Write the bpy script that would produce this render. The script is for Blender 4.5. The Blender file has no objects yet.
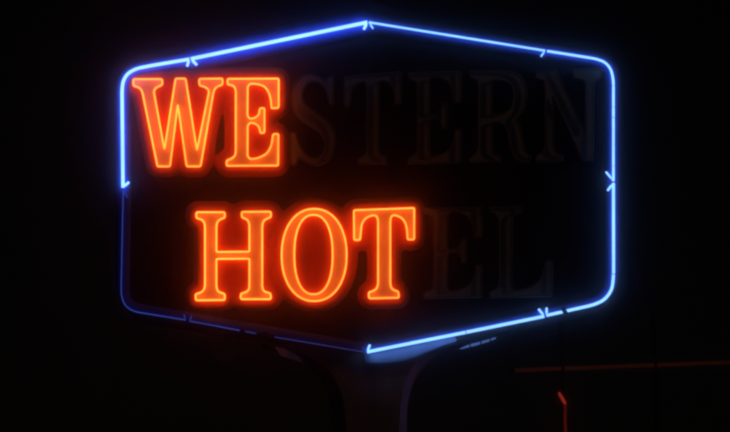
import bpy, bmesh, math, random
import numpy as np
from mathutils import Vector, Matrix

random.seed(7)
scene = bpy.context.scene
COL = scene.collection

# ------------------------------------------------------------------ camera
PXM = 3.6 / 491.0                 # metres per photograph pixel on the sign face
DIST, PITCH, ROLL = 18.0, math.radians(10.5), math.radians(-1.0)
ZC = 5.1                          # height of the sign's centre
LENS = 36.0 * DIST / (730 * PXM)
cam_data = bpy.data.cameras.new('camera')
cam = bpy.data.objects.new('camera', cam_data)
COL.objects.link(cam)
CAM_LOC = Vector((0, -DIST * math.cos(PITCH), ZC - DIST * math.sin(PITCH)))
CAM_ROT = Matrix.Rotation(math.pi / 2 + PITCH, 3, 'X') @ Matrix.Rotation(ROLL, 3, 'Z')
cam.matrix_world = Matrix.Translation(CAM_LOC) @ CAM_ROT.to_4x4()
cam_data.lens = LENS
cam_data.sensor_width = 36.0
cam_data.clip_end = 2000
scene.camera = cam

# ------------------------------------------------------------------ night sky and a faint street-light level sun
SUN_EL, SUN_AZ = math.radians(16), math.radians(107)   # low, from the right and a little in front
world = bpy.data.worlds.new('World')
scene.world = world
world.use_nodes = True
nt = world.node_tree
sky = nt.nodes.new('ShaderNodeTexSky')
sky.sky_type = 'NISHITA'
sky.sun_disc = False
sky.sun_elevation = SUN_EL
sky.sun_rotation = SUN_AZ
bg = nt.nodes['Background']
warm = nt.nodes.new('ShaderNodeMix')             # town glow: the whole sky a little brown
warm.data_type = 'RGBA'
warm.blend_type = 'MULTIPLY'
warm.inputs['Factor'].default_value = 1.0
warm.inputs['B'].default_value = (1.0, 0.62, 0.50, 1)
nt.links.new(sky.outputs[0], warm.inputs['A'])
nt.links.new(warm.outputs['Result'], bg.inputs[0])
bg.inputs[1].default_value = 0.00032
sun_data = bpy.data.lights.new('sun', 'SUN')
sun = bpy.data.objects.new('sun', sun_data)
COL.objects.link(sun)
sun_data.energy = 0.07
sun_data.angle = math.radians(3)
sun_data.color = (1.0, 0.60, 0.34)
to_sun = Vector((math.sin(SUN_AZ) * math.cos(SUN_EL), math.cos(SUN_AZ) * math.cos(SUN_EL), math.sin(SUN_EL)))
sun.rotation_euler = to_sun.to_track_quat('Z', 'Y').to_euler()
sun.location = (12, -2, 12)

vs = scene.view_settings
vs.view_transform = 'Standard'
vs.look = 'None'
vs.exposure = 0.0
vs.gamma = 1.0
vs.use_curve_mapping = False
scene.cycles.use_denoising = True
scene.cycles.max_bounces = 6
scene.cycles.volume_bounces = 2
scene.cycles.filter_width = 2.6
scene.cycles.sample_clamp_indirect = 4.0

# ------------------------------------------------------------------ helpers
def P(px, py, y=0.0):
    """world point on the vertical plane Y=y that a photograph pixel sees"""
    k = 36.0 / LENS / 730.0
    d = CAM_ROT @ Vector(((px - 365) * k, (216 - py) * k, -1.0))
    t = (y - CAM_LOC.y) / d.y
    return CAM_LOC + d * t

def tag(o, label=None, cat=None, group=None, kind=None):
    for k, v in (('label', label), ('category', cat), ('group', group), ('kind', kind)):
        if v:
            o[k] = v
    return o

def empty(name, loc):
    o = bpy.data.objects.new(name, None)
    COL.objects.link(o)
    o.location = loc
    o.empty_display_size = 0.2
    return o

def link_mesh(name, me, mat, parent=None, smooth=False):
    if mat and not me.materials:
        me.materials.append(mat)
    if smooth:
        for p in me.polygons:
            p.use_smooth = True
    o = bpy.data.objects.new(name, me)
    COL.objects.link(o)
    if parent:
        o.parent = parent
        if parent.type == 'EMPTY':          # meshes are built in world coordinates
            o.matrix_parent_inverse = Matrix.Translation(-parent.location)
    return o

def mesh_from(verts, faces):
    me = bpy.data.meshes.new('mesh')
    me.from_pydata([tuple(v) for v in verts], [], faces)
    bm = bmesh.new(); bm.from_mesh(me)
    bmesh.ops.recalc_face_normals(bm, faces=bm.faces)
    bm.to_mesh(me); bm.free()
    me.update()
    return me

def plate(loops, yf, yb, side=0):
    """closed loops of photograph pixels -> a solid plate between depths yf (front) and yb (back)"""
    bm = bmesh.new()
    rings = []
    for lp in loops:
        f = [bm.verts.new(P(x, y, yf)) for x, y in lp]
        rings.append((f, [bm.edges.new((f[i], f[(i + 1) % len(f)])) for i in range(len(f))]))
    edges = [e for r in rings for e in r[1]]
    bmesh.ops.triangle_fill(bm, use_beauty=True, use_dissolve=False, edges=edges, normal=(0, -1, 0))
    fronts = list(bm.faces)
    back = {}
    for f, _ in rings:
        for v_ in f:
            back[v_] = bm.verts.new((v_.co.x, yb, v_.co.z))
    for fc in fronts:
        bm.faces.new([back[v_] for v_ in reversed(fc.verts)])
    for f, _ in rings:
        k = len(f)
        for i in range(k):
            j = (i + 1) % k
            bm.faces.new((f[i], f[j], back[f[j]], back[f[i]])).material_index = side
    bmesh.ops.recalc_face_normals(bm, faces=bm.faces)
    me = bpy.data.meshes.new('mesh')
    bm.to_mesh(me)
    bm.free()
    return me

def tube(pts, r, closed=False, seg=10, taper=None):
    """swept round tube through world points"""
    pts = [Vector(p) for p in pts]
    n = len(pts)
    verts, faces = [], []
    up = Vector((0, -1, 0))
    for i, p in enumerate(pts):
        a = pts[(i - 1) % n] if (closed or i > 0) else p
        b = pts[(i + 1) % n] if (closed or i < n - 1) else p
        t = (b - a).normalized()
        u = up - t * up.dot(t)
        if u.length < 0.15:
            u = Vector((1, 0, 0)) - t * t.x
        u.normalize()
        w = t.cross(u)
        rr = r * (taper[i] if taper else 1)
        for s in range(seg):
            an = 2 * math.pi * s / seg
            verts.append(p + (u * math.cos(an) + w * math.sin(an)) * rr)
    m = n if closed else n - 1
    for i in range(m):
        j = (i + 1) % n
        for s in range(seg):
            q = (s + 1) % seg
            faces.append((i * seg + s, i * seg + q, j * seg + q, j * seg + s))
    if not closed:
        faces.append(tuple(range(seg - 1, -1, -1)))
        faces.append(tuple((n - 1) * seg + s for s in range(seg)))
    return mesh_from(verts, faces)

def bar(a, b, w, h):
    """square bar from a to b"""
    a, b = Vector(a), Vector(b)
    t = (b - a).normalized()
    u = Vector((0, 0, 1)) if abs(t.z) < 0.9 else Vector((1, 0, 0))
    u = (u - t * u.dot(t)).normalized()
    v = t.cross(u)
    vs_ = []
    for p in (a, b):
        for su, sv in ((-1, -1), (1, -1), (1, 1), (-1, 1)):
            vs_.append(p + u * (su * h / 2) + v * (sv * w / 2))
    return mesh_from(vs_, [(0, 1, 2, 3), (7, 6, 5, 4), (0, 4, 5, 1), (1, 5, 6, 2), (2, 6, 7, 3), (3, 7, 4, 0)])

def rounded(lp, sharp=1.6, steps=4, closed=True):
    """round the corners of a 2D outline: tight bends at corners, smooth curves elsewhere"""
    out = []
    n = len(lp)
    for i in range(n):
        p = Vector(lp[i])
        if not closed and i in (0, n - 1):
            out.append(tuple(p)); continue
        a, b = Vector(lp[i - 1]), Vector(lp[(i + 1) % n])
        da, db = a - p, b - p
        la, lb = da.length, db.length
        turn = math.pi - da.angle(db)
        r = min(la, lb) * 0.48
        if turn > math.radians(50):
            r = min(r, sharp)
        else:
            r = min(r, 14)
        p0, p1 = p + da / la * r, p + db / lb * r
        k = steps if turn > math.radians(12) else 2
        for s in range(k + 1):
            t = s / k
            q = p0 * (1 - t) ** 2 + p * 2 * t * (1 - t) + p1 * t * t
            out.append((q.x, q.y))
    return out

def offset_loop(lp, fn):
    """push a closed pixel outline outwards (fn(x, y) pixels, negative = inwards)"""
    n = len(lp)
    area = sum(lp[i][0] * lp[(i + 1) % n][1] - lp[(i + 1) % n][0] * lp[i][1] for i in range(n))
    s = 1 if area > 0 else -1
    out = []
    for i in range(n):
        a, p, b = Vector(lp[i - 1]), Vector(lp[i]), Vector(lp[(i + 1) % n])
        n1 = Vector(((p - a).y, -(p - a).x)).normalized() * s
        n2 = Vector(((b - p).y, -(b - p).x)).normalized() * s
        m = (n1 + n2)
        m = m / max(0.4, m.length_squared / 2) if m.length > 1e-6 else n1
        d = fn(p.x, p.y)
        out.append((p.x + m.x * d, p.y + m.y * d))
    return out

# ------------------------------------------------------------------ materials
def mat_paint(name, c, rough=0.5, var=0.25, scale=14, streak=0.0, metallic=0.0, bump=0.15):
    m = bpy.data.materials.new(name)
    m.use_nodes = True
    t = m.node_tree
    b = t.nodes['Principled BSDF']
    tc = t.nodes.new('ShaderNodeTexCoord')
    mp = t.nodes.new('ShaderNodeMapping')
    mp.inputs['Scale'].default_value = (1, 1, 1 - streak * 0.85)
    t.links.new(tc.outputs['Object'], mp.inputs[0])
    n1 = t.nodes.new('ShaderNodeTexNoise')
    n1.inputs['Scale'].default_value = scale
    n1.inputs['Detail'].default_value = 6
    n1.inputs['Roughness'].default_value = 0.65
    t.links.new(mp.outputs[0], n1.inputs['Vector'])
    rp = t.nodes.new('ShaderNodeValToRGB')
    rp.color_ramp.elements[0].position = 0.32
    rp.color_ramp.elements[1].position = 0.68
    rp.color_ramp.elements[0].color = tuple(v * (1 - var) for v in c) + (1,)
    rp.color_ramp.elements[1].color = tuple(min(0.9, v * (1 + var * 0.4)) for v in c) + (1,)
    t.links.new(n1.outputs['Fac'], rp.inputs[0])
    t.links.new(rp.outputs[0], b.inputs['Base Color'])
    b.inputs['Roughness'].default_value = rough
    b.inputs['Metallic'].default_value = metallic
    b.inputs['Specular IOR Level'].default_value = 0.3
    bp = t.nodes.new('ShaderNodeBump')
    bp.inputs['Strength'].default_value = bump
    bp.inputs['Distance'].default_value = 0.004
    t.links.new(n1.outputs['Fac'], bp.inputs['Height'])
    t.links.new(bp.outputs[0], b.inputs['Normal'])
    return m

def mat_glow(name, c, var=0.12, scale=3.0):
    """lit gas tube: emission with slow uneven brightness along it"""
    m = bpy.data.materials.new(name)
    m.use_nodes = True
    t = m.node_tree
    t.nodes.remove(t.nodes['Principled BSDF'])
    e = t.nodes.new('ShaderNodeEmission')
    e.inputs['Color'].default_value = tuple(v / max(c) for v in c) + (1,)
    tc = t.nodes.new('ShaderNodeTexCoord')
    n1 = t.nodes.new('ShaderNodeTexNoise')
    n1.inputs['Scale'].default_value = scale
    n1.inputs['Detail'].default_value = 3
    t.links.new(tc.outputs['Object'], n1.inputs['Vector'])
    mr = t.nodes.new('ShaderNodeMapRange')
    mr.inputs['From Min'].default_value = 0.3
    mr.inputs['From Max'].default_value = 0.7
    mr.inputs['To Min'].default_value = max(c) * (1 - var)
    mr.inputs['To Max'].default_value = max(c) * (1 + var)
    t.links.new(n1.outputs['Fac'], mr.inputs['Value'])
    t.links.new(mr.outputs[0], e.inputs['Strength'])
    t.links.new(e.outputs[0], t.nodes['Material Output'].inputs['Surface'])
    return m

M = {}
M['face'] = mat_paint('black_brown_enamel', (0.035, 0.014, 0.012), 0.6, 0.35, 9, 0.5)
M['backer'] = mat_paint('red_enamel', (0.55, 0.036, 0.018), 0.55, 0.18, 9, 0.5)  # red put in round the lit letters only, to carry their bloom
M['cabinet'] = mat_paint('maroon_sheet_metal', (0.16, 0.035, 0.025), 0.6, 0.3, 6, 0.5)
M['band'] = mat_paint('deep_blue_enamel', (0.05, 0.09, 0.78), 0.8, 0.20, 12, 0.4)  # blue chosen to carry the border tubes' halo on the added moulding
M['band'].node_tree.nodes['Principled BSDF'].inputs['Specular IOR Level'].default_value = 0.05
M['letter'] = mat_paint('cream_enamel', (0.68, 0.62, 0.50), 0.55, 0.12, 16, 0.3)
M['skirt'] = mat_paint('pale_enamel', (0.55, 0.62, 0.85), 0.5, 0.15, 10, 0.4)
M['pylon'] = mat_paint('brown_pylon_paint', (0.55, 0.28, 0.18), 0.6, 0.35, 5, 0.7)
M['flange'] = mat_paint('mauve_pylon_edge', (0.50, 0.34, 0.85), 0.55, 0.25, 8, 0.5)  # violet in the colour stands in for purple light on the edges
M['black'] = mat_paint('black_iron', (0.02, 0.02, 0.022), 0.5, 0.3, 20)
M['dead_glass'] = mat_paint('dead_tube_glass', (0.26, 0.24, 0.20), 0.6, 0.2, 20, bump=0.0)
M['ceramic'] = mat_paint('standoff_ceramic', (0.45, 0.40, 0.34), 0.4, 0.2, 20, bump=0.0)
M['neon'] = mat_glow('orange_neon', (6.2, 0.74, 0.085), 0.18)
M['blue'] = mat_glow('blue_neon', (0.42, 0.98, 2.6), 0.10)
M['blue_bright'] = mat_glow('bright_blue_neon', (0.52, 1.15, 4.2), 0.10)
M['blue_soft'] = mat_glow('soft_blue_neon', (0.40, 0.95, 2.4), 0.12)
M['blue_faint'] = mat_glow('failing_blue_neon', (0.032, 0.058, 0.33), 0.35, 1.2)  # emission stands in for blue light reflected along an unlit tube
M['blue_fainter'] = mat_glow('nearly_dead_blue_neon', (0.024, 0.024, 0.12), 0.4, 1.5)  # weaker stretch of the same reflection, also drawn as emission
M['blue_rear'] = mat_glow('dim_rear_blue_neon', (0.05, 0.10, 0.32), 0.2)
M['red_head'] = mat_glow('red_tube', (0.24, 0.016, 0.009), 0.2, 4)
M['red_stem'] = mat_glow('dim_red_tube', (0.07, 0.004, 0.003), 0.35, 2)
M['rail'] = mat_paint('rusty_frame_paint', (0.75, 0.25, 0.13), 0.7, 0.3, 3)
M['post'] = mat_paint('dark_brown_post', (0.09, 0.06, 0.05), 0.7, 0.3, 6)
M['asphalt'] = mat_paint('asphalt', (0.05, 0.05, 0.05), 0.9, 0.4, 40)

# ------------------------------------------------------------------ ground (under the frame; what the posts stand on)
g = mesh_from([(-30, -30, 0), (30, -30, 0), (30, 30, 0), (-30, 30, 0)], [(0, 1, 2, 3)])
tag(link_mesh('ground', g, M['asphalt']), 'dark asphalt lot under the sign', 'ground', kind='structure')

# ------------------------------------------------------------------ the sign
base = P(366, 400, 0.2)
sign = empty('neon_sign', (base.x, 0.2, 0))
tag(sign, 'large hexagonal neon sign reading WESTERN HOTEL with blue border, on a flared pylon', 'neon sign')

DEPTH = 0.46
BORDER = rounded([(368, 22), (546, 51), (597, 59), (606, 62.5), (612, 70), (613.4, 82), (613.4, 182), (613.6, 276),
                  (612, 290), (604, 300.5), (594, 305.5), (545, 316), (368, 352), (187, 320.3), (134, 311.6),
                  (125, 306), (121, 296), (121, 285), (123, 188), (122, 90), (123, 82), (127.5, 74), (136, 69), (190, 59)],
                 sharp=4)
def ramp(v, a, b): return max(0.0, min(1.0, (v - a) / (b - a)))
def wide(x, y):                       # 1 where the moulding widens for the broad glow left of the peak, 0 elsewhere
    return ramp(x, 172, 200) * (1 - ramp(x, 366, 392)) if y < 100 else 0.0
def w_out(x, y):
    if y > 300: return 2.2
    w = 8.0 + 5.5 * wide(x, y)
    return w - 5.8 * ramp(y, 270, 300)
def w_in(x, y):
    return 8.5 + 4.5 * wide(x, y)
RISE = 7.0 * PXM                      # how far the rounded moulding stands off the face
OUTER = offset_loop(BORDER, w_out)
body = link_mesh('cabinet', plate([OUTER], 0.0, DEPTH), M['cabinet'], sign)
tag(body, 'deep maroon sheet metal cabinet')
link_mesh('face_panel', plate([offset_loop(BORDER, lambda x, y: 1.0)], -0.003, 0.0015), M['face'], sign)
# rounded moulding added to fade the border tubes' halo: half-oval section swept round the edge
SEC = [-1.0, -0.985, -0.94, -0.86, -0.74, -0.58, -0.38, -0.15, 0.0, 0.15, 0.38, 0.58, 0.74, 0.86, 0.94, 0.985, 1.0]
def moulding_y(f): return -0.003 - RISE * math.sqrt(max(0.0, 1 - f * f))
v, f = [], []
for q in SEC:
    lp = offset_loop(BORDER, (lambda x, y: q * w_in(x, y)) if q < 0 else (lambda x, y: q * w_out(x, y) * 0.995))
    v += [P(x, y, moulding_y(q)) for x, y in lp]
nb = len(BORDER)
for r_ in range(len(SEC) - 1):
    for i in range(nb):
        j = (i + 1) % nb
        f.append((r_ * nb + i, r_ * nb + j, (r_ + 1) * nb + j, (r_ + 1) * nb + i))
for i in range(nb):
    j = (i + 1) % nb
    f.append(((len(SEC) - 1) * nb + i, (len(SEC) - 1) * nb + j, j, i))
tag(link_mesh('border_moulding', mesh_from(v, f), M['band'], sign, True), 'rounded blue painted moulding round the edge of the sign')

# --- letters: outlines traced on the sign face
def z(o, s, pts):
    return [(o[0] + x / s, o[1] + y / s) for x, y in pts]

W_ = z((120, 60), 3.6, [(48, 69), (152, 69), (152, 90), (134, 97), (124, 106), (122, 116), (160, 322), (200, 67), (236, 67),
                        (277, 325), (320, 116), (318, 106), (308, 98), (286, 91), (285, 68), (369, 67), (369, 89), (349, 96),
                        (340, 106), (336, 118), (290, 383), (240, 383), (208, 160), (180, 383), (135, 383), (81, 118),
                        (76, 106), (66, 98), (48, 93)])
E_ = z((210, 60), 3.6, [(63, 68), (247, 67), (247, 172), (221, 174), (220, 148), (213, 118), (198, 96), (175, 87), (146, 85),
                        (136, 94), (135, 202), (144, 212), (164, 208), (177, 195), (179, 174), (196, 173), (196, 262), (181, 263),
                        (178, 243), (166, 230), (146, 225), (136, 235), (135, 346), (145, 357), (172, 354), (205, 338), (221, 310),
                        (227, 267), (246, 266), (245, 380), (60, 381), (60, 362), (78, 355), (90, 345), (93, 330), (93, 112),
                        (89, 98), (80, 91), (63, 88)])
H_ = z((180, 195), 3.6, [(59, 62), (161, 62), (161, 82), (145, 87), (134, 97), (131, 112), (131, 205), (250, 204), (250, 110),
                         (247, 95), (238, 86), (223, 81), (222, 61), (327, 60), (327, 80), (310, 86), (299, 96), (296, 112),
                         (296, 330), (300, 344), (309, 350), (326, 354), (327, 375), (219, 375), (219, 355), (238, 350),
                         (248, 341), (250, 328), (250, 229), (131, 230), (131, 330), (135, 345), (144, 351), (161, 356),
                         (161, 378), (57, 379), (56, 357), (76, 351), (86, 342), (90, 328), (90, 112), (87, 97), (77, 88), (59, 83)])
def oval(cx, cy, rx, ry, e=2.25, n=48):
    o = []
    for i in range(n):
        a = 2 * math.pi * i / n
        c, s = math.cos(a), math.sin(a)
        o.append((cx + rx * math.copysign(abs(c) ** (2 / e), c), cy + ry * math.copysign(abs(s) ** (2 / e), s)))
    return o
O1 = z((265, 195), 3.6, oval(177, 216, 117, 166, 2.15))
O2 = z((265, 195), 3.6, oval(174.5, 214.5, 69, 143, 2.3))
T_ = z((340, 195), 3.6, [(50, 55), (267, 47), (267, 160), (243, 160), (242, 128), (236, 100), (220, 80), (196, 72), (185, 76),
                         (181, 92), (181, 318), (184, 334), (193, 342), (210, 348), (212, 370), (105, 372), (103, 351),
                         (121, 345), (132, 337), (137, 322), (137, 92), (133, 77), (120, 72), (94, 81), (78, 103), (72, 162), (51, 162)])
L_ = [(2, 0), (50, 0), (50, 6), (40, 8), (36, 13), (35, 20), (35, 86), (39, 93), (58, 92), (75, 86), (84, 74), (88, 60), (98, 60),
      (98, 100), (2, 100), (2, 94), (11, 92), (15, 87), (16, 80), (16, 20), (15, 13), (11, 8), (2, 6)]
N_ = [(0, 0), (30, 0), (76, 70), (76, 18), (74, 12), (58, 9), (57, 0), (100, 0), (100, 9), (91, 12), (88, 18), (87, 100), (72, 100),
      (26, 28), (26, 84), (29, 91), (41, 94), (41, 100), (0, 100), (0, 94), (10, 91), (14, 84), (14, 18), (12, 11), (0, 8)]
R_ = [(0, 0), (60, 0), (78, 3), (90, 11), (94, 22), (94, 33), (89, 44), (76, 53), (84, 62), (88, 82), (92, 90), (100, 93), (100, 100),
      (82, 100), (72, 94), (66, 80), (62, 64), (54, 57), (36, 56), (36, 84), (39, 91), (51, 94), (51, 100), (0, 100), (0, 94),
      (10, 91), (14, 84), (14, 16), (11, 9), (0, 6)]
R2 = [(36, 10), (54, 10), (66, 13), (72, 21), (72, 33), (67, 42), (54, 47), (36, 47)]
S_ = [(84, 2), (94, 2), (95, 33), (86, 33), (78, 17), (66, 9), (52, 7), (38, 9), (28, 16), (26, 24), (31, 32), (44, 38), (66, 45),
      (86, 54), (96, 64), (98, 76), (93, 88), (80, 97), (62, 101), (44, 100), (28, 95), (18, 92), (14, 100), (3, 100), (2, 64),
      (12, 64), (20, 79), (32, 89), (48, 93), (62, 92), (72, 87), (76, 79), (72, 70), (60, 63), (40, 57), (18, 49), (7, 39),
      (4, 26), (9, 12), (22, 3), (38, -1), (54, 0), (68, 4), (78, 8)]
def fit(lps, x0, x1, y0l, y0r, y1l, y1r, ref=None):
    """scale outlines into a box whose top and bottom edges follow the sign's tilt"""
    r = ref or lps[0]
    ax, bx = min(p[0] for p in r), max(p[0] for p in r)
    ay, by = min(p[1] for p in r), max(p[1] for p in r)
    res = []
    for lp in lps:
        o = []
        for x, y in lp:
            u, v = (x - ax) / (bx - ax), (y - ay) / (by - ay)
            t, b = y0l + (y0r - y0l) * u, y1l + (y1r - y1l) * u
            o.append((x0 + (x1 - x0) * u, t + (b - t) * v))
        res.append(o)
    return res
sq = lambda lp: lp
LETTERS = [
    ('W', [W_], True, 'lit orange letter W'),
    ('E', [E_], True, 'lit orange letter E after the W'),
    ('S', fit([S_], 291, 335, 74.5, 74, 165.5, 165), False, 'dark unlit letter S'),
    ('T', fit([T_], 344, 401, 75.5, 72, 164, 163.5), False, 'dark unlit letter T of the upper word'),
    ('E', fit([E_], 408, 461, 73, 72, 163.5, 162.5), False, 'dark unlit second letter E of the upper word'),
    ('R', fit([R_, R2], 470, 530, 71.5, 71, 162.5, 161.5), False, 'dark unlit letter R'),
    ('N', fit([N_], 536, 601, 71, 69, 161, 160), False, 'dark unlit letter N tinged blue by the border'),
    ('H', [H_], True, 'lit orange letter H'),
    ('O', [O1, O2], True, 'lit orange letter O'),
    ('T', [T_], True, 'lit orange letter T of the lower word'),
    ('E', fit([E_], 424, 482, 207.5, 207, 298, 297), False, 'dark unlit letter E of the lower word'),
    ('L', fit([L_], 490, 552, 207, 206, 297, 296), False, 'dark unlit letter L'),
]
STAND = 4.6 * PXM            # tube centre in front of the letter plate
HUMP = 6.0 * PXM             # swelling added behind the lit letters to shape their red halo
PLATE_Y = -0.003 - HUMP - 0.006
DEAD_Y = -0.003 - 8.2 * PXM
BW = 12.0                    # how far the added halo backing reaches past the letters, in photograph pixels
def embossed(name, words, dishes, x0, x1, y0, y1, step=0.9):
    """red embossed backing: a rounded swelling that follows the letters of one word"""
    nx, ny = int((x1 - x0) / step) + 1, int((y1 - y0) / step) + 1
    gx, gy = np.meshgrid(np.linspace(x0, x1, nx), np.linspace(y0, y1, ny))
    def field(loops):
        d = np.full(gx.shape, 1e9); inside = np.zeros(gx.shape, bool)
        for lp in loops:
            for i in range(len(lp)):
                (ax, ay), (bx, by) = lp[i - 1], lp[i]
                ex, ey = bx - ax, by - ay
                t = np.clip(((gx - ax) * ex + (gy - ay) * ey) / max(1e-9, ex * ex + ey * ey), 0, 1)
                d = np.minimum(d, np.hypot(gx - ax - t * ex, gy - ay - t * ey))
                if ay != by:
                    inside ^= ((ay > gy) != (by > gy)) & (gx < ex * (gy - ay) / ey + ax)
        return d, inside
    best = np.full(gx.shape, 1e9)
    for loops in words:
        d, ins = field(loops)
        best = np.minimum(best, np.where(ins, 0, d))
    db, ib = field([BORDER])
    keep = (best < BW) & ib & (db > 3.0)
    hgt = HUMP * np.clip(1 - (best / BW) ** 3, 0, 1) ** (1 / 3)
    for dish in dishes:                 # closed counters are shallow dishes
        dd, ins = field([dish])
        hgt = np.where(ins, HUMP * np.sqrt(np.clip(1 - (best / 18.5) ** 2, 0.27, 1)), hgt)
        keep |= ins
    hgt = np.where(ib & (db > 3.0), hgt, 0)
    ker = np.exp(-0.5 * (np.arange(-6, 7) * step / 2.3) ** 2); ker /= ker.sum()
    for ax_ in (0, 1):                  # smoothed so that the halo shows no creases
        hgt = np.apply_along_axis(lambda m_: np.convolve(np.pad(m_, 6, mode='edge'), ker, 'valid'), ax_, hgt)
    hgt = (hgt - 0.42 * HUMP) / 0.58
    keep = hgt > -0.004
    verts, faces = [], []
    for j in range(ny):
        for i in range(nx):
            verts.append(P(gx[j, i], gy[j, i], -0.003 - max(hgt[j, i], -0.0042)))
    for j in range(ny - 1):
        for i in range(nx - 1):
            if keep[j:j + 2, i:i + 2].all():
                a = j * nx + i
                faces.append((a, a + nx, a + nx + 1, a + 1))
    me = bpy.data.meshes.new('mesh')
    me.from_pydata([tuple(v_) for v_ in verts], [], faces)
    bm = bmesh.new(); bm.from_mesh(me)
    bmesh.ops.delete(bm, geom=[v_ for v_ in bm.verts if not v_.link_faces], context='VERTS')
    bm.to_mesh(me); bm.free()
    return link_mesh(name, me, M['backer'], sign, True)
tag(embossed('word_backing', [[rounded(l) if len(l) < 48 else l for l in L[1]] for L in LETTERS[:2]], [], 110, 310, 52, 190),
    'red embossed backing behind the lit WE')
tag(embossed('word_backing', [[rounded(l) if len(l) < 48 else l for l in L[1]] for L in LETTERS[7:10]],
             [O2, [(216, 219), (249, 219), (249, 252), (216, 252)], [(216, 259), (249, 259), (249, 292), (216, 292)]], 170, 440, 184, 326),
    'red embossed backing behind the lit HOT')
post_mesh = tube([(0, 0, 0), (0, STAND * 0.5, 0), (0, STAND + 0.003, 0)], 0.0042, seg=8)
for ch, loops, lit, lab in LETTERS:
    rl = [rounded(l) if len(l) < 48 else l for l in loops]
    py_ = PLATE_Y if lit else DEAD_Y
    let = link_mesh('letter', plate(rl, py_, PLATE_Y + 0.02 if lit else -0.002, 1), M['letter'], sign)
    let.data.materials.append(M['black'])          # black returns round the letter's edge
    tag(let, lab)
    for l in rl:
        yt = py_ - STAND * (1.0 if lit else 0.55)
        t = link_mesh('neon_tube', tube([P(x, y, yt) for x, y in l], 0.92 * PXM, True, 10),
                      M['neon'] if lit else M['dead_glass'], let, True)
        n = len(l)
        k = 5 if l is rl[0] else 3
        for i in range(k):
            x, y = l[int((i + 0.37) * n / k) % n]
            p = P(x, y, yt)
            s = link_mesh('tube_support', post_mesh, M['ceramic'], let, True)
            s.location = p

# --- border tubes: each runs between two electrodes, its ends bent inwards and back to the face
def border_tube(px, r, mat, lab, stand, e0=None, e1=None, ties=(), face_y=-0.003 - RISE):
    y = face_y - stand * PXM
    pts = [P(a, b, y) for a, b in rounded(px, sharp=6, steps=5, closed=False)]
    tap = [1.0] * len(pts)
    if e0:
        q = P(e0[0], e0[1], face_y + 0.012)
        m = pts[0].lerp(q, 0.4); m.y = y + 0.25 * (q.y - y)
        pts = [q, m] + pts; tap = [0.75, 0.8] + tap
    if e1:
        q = P(e1[0], e1[1], face_y + 0.012)
        m = pts[-1].lerp(q, 0.4); m.y = y + 0.25 * (q.y - y)
        pts = pts + [m, q]; tap = tap + [0.8, 0.75]
    t = link_mesh('border_tube', tube(pts, r * PXM, False, 12, tap), M[mat], sign, True)
    tag(t, lab)
    for ex in (e0, e1):
        if ex:
            c = P(ex[0], ex[1], face_y + 0.016)
            link_mesh('electrode_socket', tube([c + Vector((0, -0.004, 0)), c + Vector((0, 0.004, 0)), c + Vector((0, 0.014, 0))],
                                               0.9 * r * PXM, seg=12), M['black'], t, True)
    for (a, b, dx, dy, w) in ties:       # thin wire ties across the tube and down to the face
        l = math.hypot(dx, dy); ux, uy = dx / l, dy / l
        k = 1.25 * r
        arc = []
        for s in range(-6, 7):
            f = s / 6.0
            an = f * math.pi / 2
            arc.append(P(a + ux * k * math.sin(an), b + uy * k * math.sin(an), y - math.cos(an) * k * PXM))
        arc = [Vector((arc[0].x, face_y, arc[0].z))] + arc + [Vector((arc[-1].x, face_y, arc[-1].z))]
        link_mesh('wire_tie', tube(arc, w * PXM, False, 8), M['black'], t, True)
    return t

border_tube([(123, 187.5), (122, 90), (123, 81), (127.5, 73.5), (136, 68.7), (150, 65.8), (189.4, 59.2)], 1.75, 'blue_bright',
            'lit blue border tube round the upper left corner', 3.5, (128.6, 182.5), (187.2, 66))
border_tube([(190.8, 58.9), (280, 40.4), (367.3, 22.3)], 1.9, 'blue_bright', 'lit blue border tube above WESTERN, left of the peak, with the widest glow', 5.5,
            (196.5, 64.6), (364, 29))
border_tube([(368.8, 22.3), (450, 35.4), (545.2, 50.7)], 1.15, 'blue_soft', 'lit blue border tube right of the peak', 3.2, (373.2, 28.8), (541, 56.4))
border_tube([(547, 51), (596, 58.8), (605, 62), (611, 69), (613.4, 80), (613.4, 181)], 1.3, 'blue',
            'lit blue border tube round the upper right corner', 3.0, None, (606, 172),
            ties=((613.4, 86, 1, 0.25, 0.22), (613.4, 107, 1, 0.3, 0.2), (613.4, 117.5, 1, 0.5, 0.25), (613.4, 166, 1, 0.3, 0.15)))
border_tube([(613.4, 183), (613.6, 276), (612, 290), (604.5, 300), (594, 304.8), (546.5, 315.4)], 1.5, 'blue',
            'lit blue border tube round the lower right corner, crossed by a black strap', 3.0, (607.6, 190.5), (546.6, 308.2),
            ties=((613.6, 274, 1, 0.4, 0.35), (564.5, 311, 0.65, 1, 2.3)))
border_tube([(544.2, 316.3), (460, 333.5), (367, 352)], 1.6, 'blue', 'lit blue border tube below HOTEL right of the lower point', 3.0,
            (538.8, 309.3), (369.8, 345.2), ties=((466, 332.2, 0.3, 1, 0.3),))
border_tube([(123.2, 190), (121.2, 285), (121.2, 296), (125, 306), (134, 311.6), (185.5, 320)], 0.55, 'blue_faint',
            'failing thin blue border tube round the lower left corner', 3.0, (127.6, 198), (184, 314.5))
border_tube([(189.5, 321), (239.5, 330.4)], 0.52, 'blue_faint', 'faint blue border tube below the H', 3.0, (191.4, 316), None)
border_tube([(245, 331.4), (256, 333.5)], 0.68, 'blue_fainter', 'short faint scrap of blue border tube', 3.0)
border_tube([(274.5, 337), (320, 344.6), (365.3, 352.3)], 0.62, 'blue_fainter', 'nearly dead blue border tube left of the lower point', 3.0, None, (361.8, 347))

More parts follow.
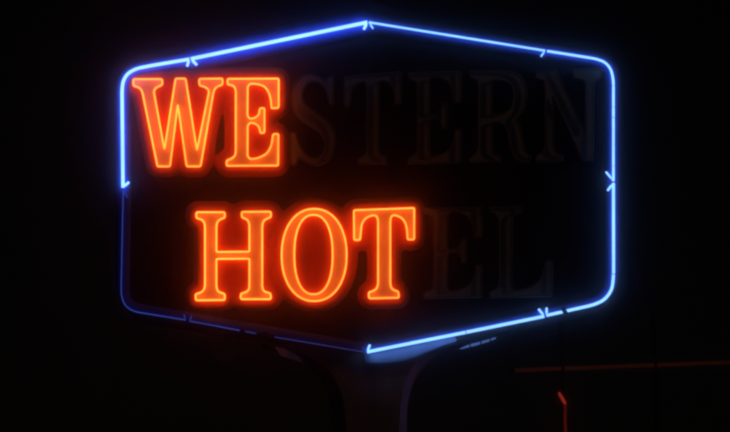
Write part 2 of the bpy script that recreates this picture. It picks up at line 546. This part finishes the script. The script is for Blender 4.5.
# --- the other face's border tube, seen past the underside
yb = DEPTH + 0.022
bt = link_mesh('border_tube', tube([P(460, 348.0, yb), P(475, 344.4, yb), P(487, 340.9, yb), P(496, 338.0, yb)], 1.35 * PXM, False, 12, [1, 1, 0.9, 0.6]),
               M['blue_rear'], sign, True)
tag(bt, 'lit blue tube of the rear face showing under the cabinet')
for cx, cy in ((470, 345.7), (481, 343), (490.5, 340.7)):
    a, b = P(cx - 1.2, cy - 3.5, yb), P(cx + 0.6, cy + 2.6, yb)
    a.y -= 0.014; b.y -= 0.014
    link_mesh('wire_tie', bar(a, b, 0.006, 0.009), M['black'], bt)

# --- mounting skirt under the lower point
top = [(364, 352.9), (378, 350.2), (392, 347.4), (406, 344.6), (420, 341.8), (434, 339.0), (446, 336.6), (455, 334.8)]
bot = [(366, 366), (379, 366.5), (392, 366), (405, 364), (417, 360), (430, 353.5), (444, 347), (457, 342.5)]
v, f = [], []
for r_ in range(9):
    t = (0, 0.2, 0.4, 0.6, 0.75, 0.85, 0.91, 0.96, 1.0)[r_]
    for (ax, ay), (bx, by) in zip(top, bot):
        v.append(P(ax + (bx - ax) * t, ay + (by - ay) * t, (-0.006 - 0.034 * t) if t < 0.8 else -0.033 + 0.05 * ((t - 0.8) / 0.2) ** 2))
k = len(top)
for r_ in range(8):
    for i in range(k - 1):
        f.append((r_ * k + i, r_ * k + i + 1, (r_ + 1) * k + i + 1, (r_ + 1) * k + i))
n = len(v)                                     # back and ends, so that it is a solid cove
v += [Vector((p.x, 0.06, p.z)) for p in v[:k]]
v += [Vector((p.x, 0.06, p.z)) for p in v[8 * k:9 * k]]
for i in range(k - 1):
    f += [(i, n + i, n + i + 1, i + 1), (8 * k + i, 8 * k + i + 1, n + k + i + 1, n + k + i), (n + i, n + k + i, n + k + i + 1, n + i + 1)]
f += [tuple([r_ * k for r_ in range(9)] + [n + k, n]), tuple([r_ * k + k - 1 for r_ in range(9)] + [n + 2 * k - 1, n + k - 1])]
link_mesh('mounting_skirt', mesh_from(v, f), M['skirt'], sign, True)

# --- flared pylon
OL = [(262, 344), (275, 348), (292, 354), (307, 362.5), (319, 374), (326.5, 390), (330, 408), (331, 440)]
IL = [(276, 344), (292, 349), (308, 355), (323, 364.5), (334, 376), (341.5, 392), (345.5, 410), (346.5, 440)]
OR = [(470, 340), (458, 345.5), (443, 350), (430, 358), (418.5, 370), (411, 386), (407, 404), (405.2, 440)]
IR = [(462, 338.5), (449, 342.5), (435, 346), (422, 354), (411.5, 367), (404.5, 384), (400.5, 404), (398.8, 440)]
YF, YC, YB = 0.02, 0.11, 0.36
def strip(a, ya, b, yb_):
    va = [P(x, y, ya) for x, y in a]; vb = [P(x, y, yb_) for x, y in b]
    va.append(Vector((va[-1].x, ya, 0))); vb.append(Vector((vb[-1].x, yb_, 0)))
    n = len(va)
    return va + vb, [(i, i + 1, n + i + 1, n + i) for i in range(n - 1)], n
def smooth_open(l): return rounded(l, sharp=30, steps=4, closed=False)
OL, IL, OR, IR = map(smooth_open, (OL, IL, OR, IR))
v, f, n = strip(IL, YF, IR, YF)
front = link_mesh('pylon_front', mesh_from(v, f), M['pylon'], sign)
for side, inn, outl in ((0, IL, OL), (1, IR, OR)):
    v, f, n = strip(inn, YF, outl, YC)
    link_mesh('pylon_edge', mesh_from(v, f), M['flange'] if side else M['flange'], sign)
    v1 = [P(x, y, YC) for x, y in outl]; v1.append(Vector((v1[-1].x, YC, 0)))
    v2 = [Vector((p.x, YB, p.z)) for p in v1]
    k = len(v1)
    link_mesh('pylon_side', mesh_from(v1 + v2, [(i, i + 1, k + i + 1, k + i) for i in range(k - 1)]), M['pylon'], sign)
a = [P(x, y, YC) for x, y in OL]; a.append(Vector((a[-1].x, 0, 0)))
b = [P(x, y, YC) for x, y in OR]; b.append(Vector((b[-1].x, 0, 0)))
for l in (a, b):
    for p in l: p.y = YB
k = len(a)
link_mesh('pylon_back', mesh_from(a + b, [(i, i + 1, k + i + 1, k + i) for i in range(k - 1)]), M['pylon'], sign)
tab = [(274.5, 346.5, -0.10), (285, 349, -0.05), (300, 356.5, 0.03), (318, 369.5, 0.11), (305, 363.5, 0.05), (291, 359, -0.03), (280, 355, -0.075)]  # tab added and turned to catch light, for the flare's purple lit tip
n = len(tab)
v = [P(*t) for t in tab]
v += [p + Vector((-0.004, 0.03, 0.004)) for p in v]
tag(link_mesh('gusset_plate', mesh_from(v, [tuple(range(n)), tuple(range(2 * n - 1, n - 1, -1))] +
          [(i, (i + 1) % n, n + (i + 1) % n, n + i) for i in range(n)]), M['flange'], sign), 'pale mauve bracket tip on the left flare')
pb = P(367, 440, 0.2).x
link_mesh('base_plate', bar((pb - 0.55, 0.235, 0.015), (pb + 0.55, 0.235, 0.015), 0.7, 0.03), M['black'], sign)
# thin rod above the peak
pa = P(370.5, 9, 0.2); 
link_mesh('lifting_rod', tube([pa + Vector((0, 0, -0.06)), pa + Vector((0, 0, 0.1)), pa + Vector((0, 0, 0.16))], 0.010, seg=8), M['cabinet'], sign)

# ------------------------------------------------------------------ dim things behind, on the right
# a long rail running from far left to near right, carried by two posts
YL, YR = 7.5, 12.0
ra, rb_ = P(513, 370.6, YL), P(760, 361.3, YR)
frame = empty('pipe_frame', (ra.x, YL, 0))
tag(frame, 'dim rust brown rail on dark posts behind the sign, lower right', 'rail frame')
def on(t): return ra.lerp(rb_, t)
link_mesh('rail', bar(ra, rb_, 0.05, 0.042), M['rail'], frame)
def rail_t(px):
    lo, hi = 0.0, 1.0
    inv = CAM_ROT.transposed()
    for _ in range(40):
        m = (lo + hi) / 2
        d = inv @ (on(m) - CAM_LOC)
        x = 365 + d.x / -d.z * LENS / 36 * 730
        if x < px: lo = m
        else: hi = m
    return lo
for px, top in ((563.5, 318), (656, 272)):
    c = on(rail_t(px)) + Vector((-0.02, -0.055, 0))
    zt = P(px, top, c.y).z
    link_mesh('post', bar((c.x, c.y, 0), (c.x, c.y, zt), 0.045, 0.045), M['post'], frame)

# a thin red tube with a bent tip
yr = 5.0
lamp = empty('red_tube_light', (P(565, 432, yr).x, yr, 0))
tag(lamp, 'thin glowing red tube with a bent tip, low beside the brown rail', 'tube light')
kx = P(565.5, 403, yr)
low = P(566, 445, yr)
link_mesh('bent_tip', tube([P(558.8, 392.2, yr), P(559.6, 394, yr), P(563.2, 400, yr), P(565.4, 404, yr)], 1.75 * PXM * 1.27, seg=12, taper=[0.45, 0.85, 1.0, 0.8]),
          M['red_head'], lamp, True)
link_mesh('stem', tube([P(565.4, 404.2, yr), P(565, 418, yr), low, Vector((low.x, yr, 2.0))], 1.35 * PXM * 1.27, seg=12), M['red_stem'], lamp, True)
link_mesh('post', tube([Vector((low.x, yr, 2.0)), Vector((low.x, yr, 1.0)), Vector((low.x, yr, 0))], 0.03, seg=12), M['black'], lamp, True)

# ------------------------------------------------------------------ haze volume added to spread a lens-like bloom round every tube
hm = bpy.data.materials.new('damp_air')
hm.use_nodes = True
t = hm.node_tree
t.nodes.remove(t.nodes['Principled BSDF'])
pv = t.nodes.new('ShaderNodeVolumePrincipled')
pv.inputs['Color'].default_value = (0.95, 0.95, 0.95, 1)
pv.inputs['Density'].default_value = 0.015
pv.inputs['Anisotropy'].default_value = 0.9975
t.links.new(pv.outputs[0], t.nodes['Material Output'].inputs['Volume'])
x, y0, y1, z0, z1 = 31, -31, 31, -1.0, 9.0
hz = mesh_from([(-x, y0, z0), (x, y0, z0), (x, y1, z0), (-x, y1, z0), (-x, y0, z1), (x, y0, z1), (x, y1, z1), (-x, y1, z1)],
               [(0, 1, 2, 3), (4, 5, 6, 7), (0, 1, 5, 4), (1, 2, 6, 5), (2, 3, 7, 6), (3, 0, 4, 7)])
tag(link_mesh('haze', hz, hm), 'thin damp night air round the sign', 'haze', kind='stuff')
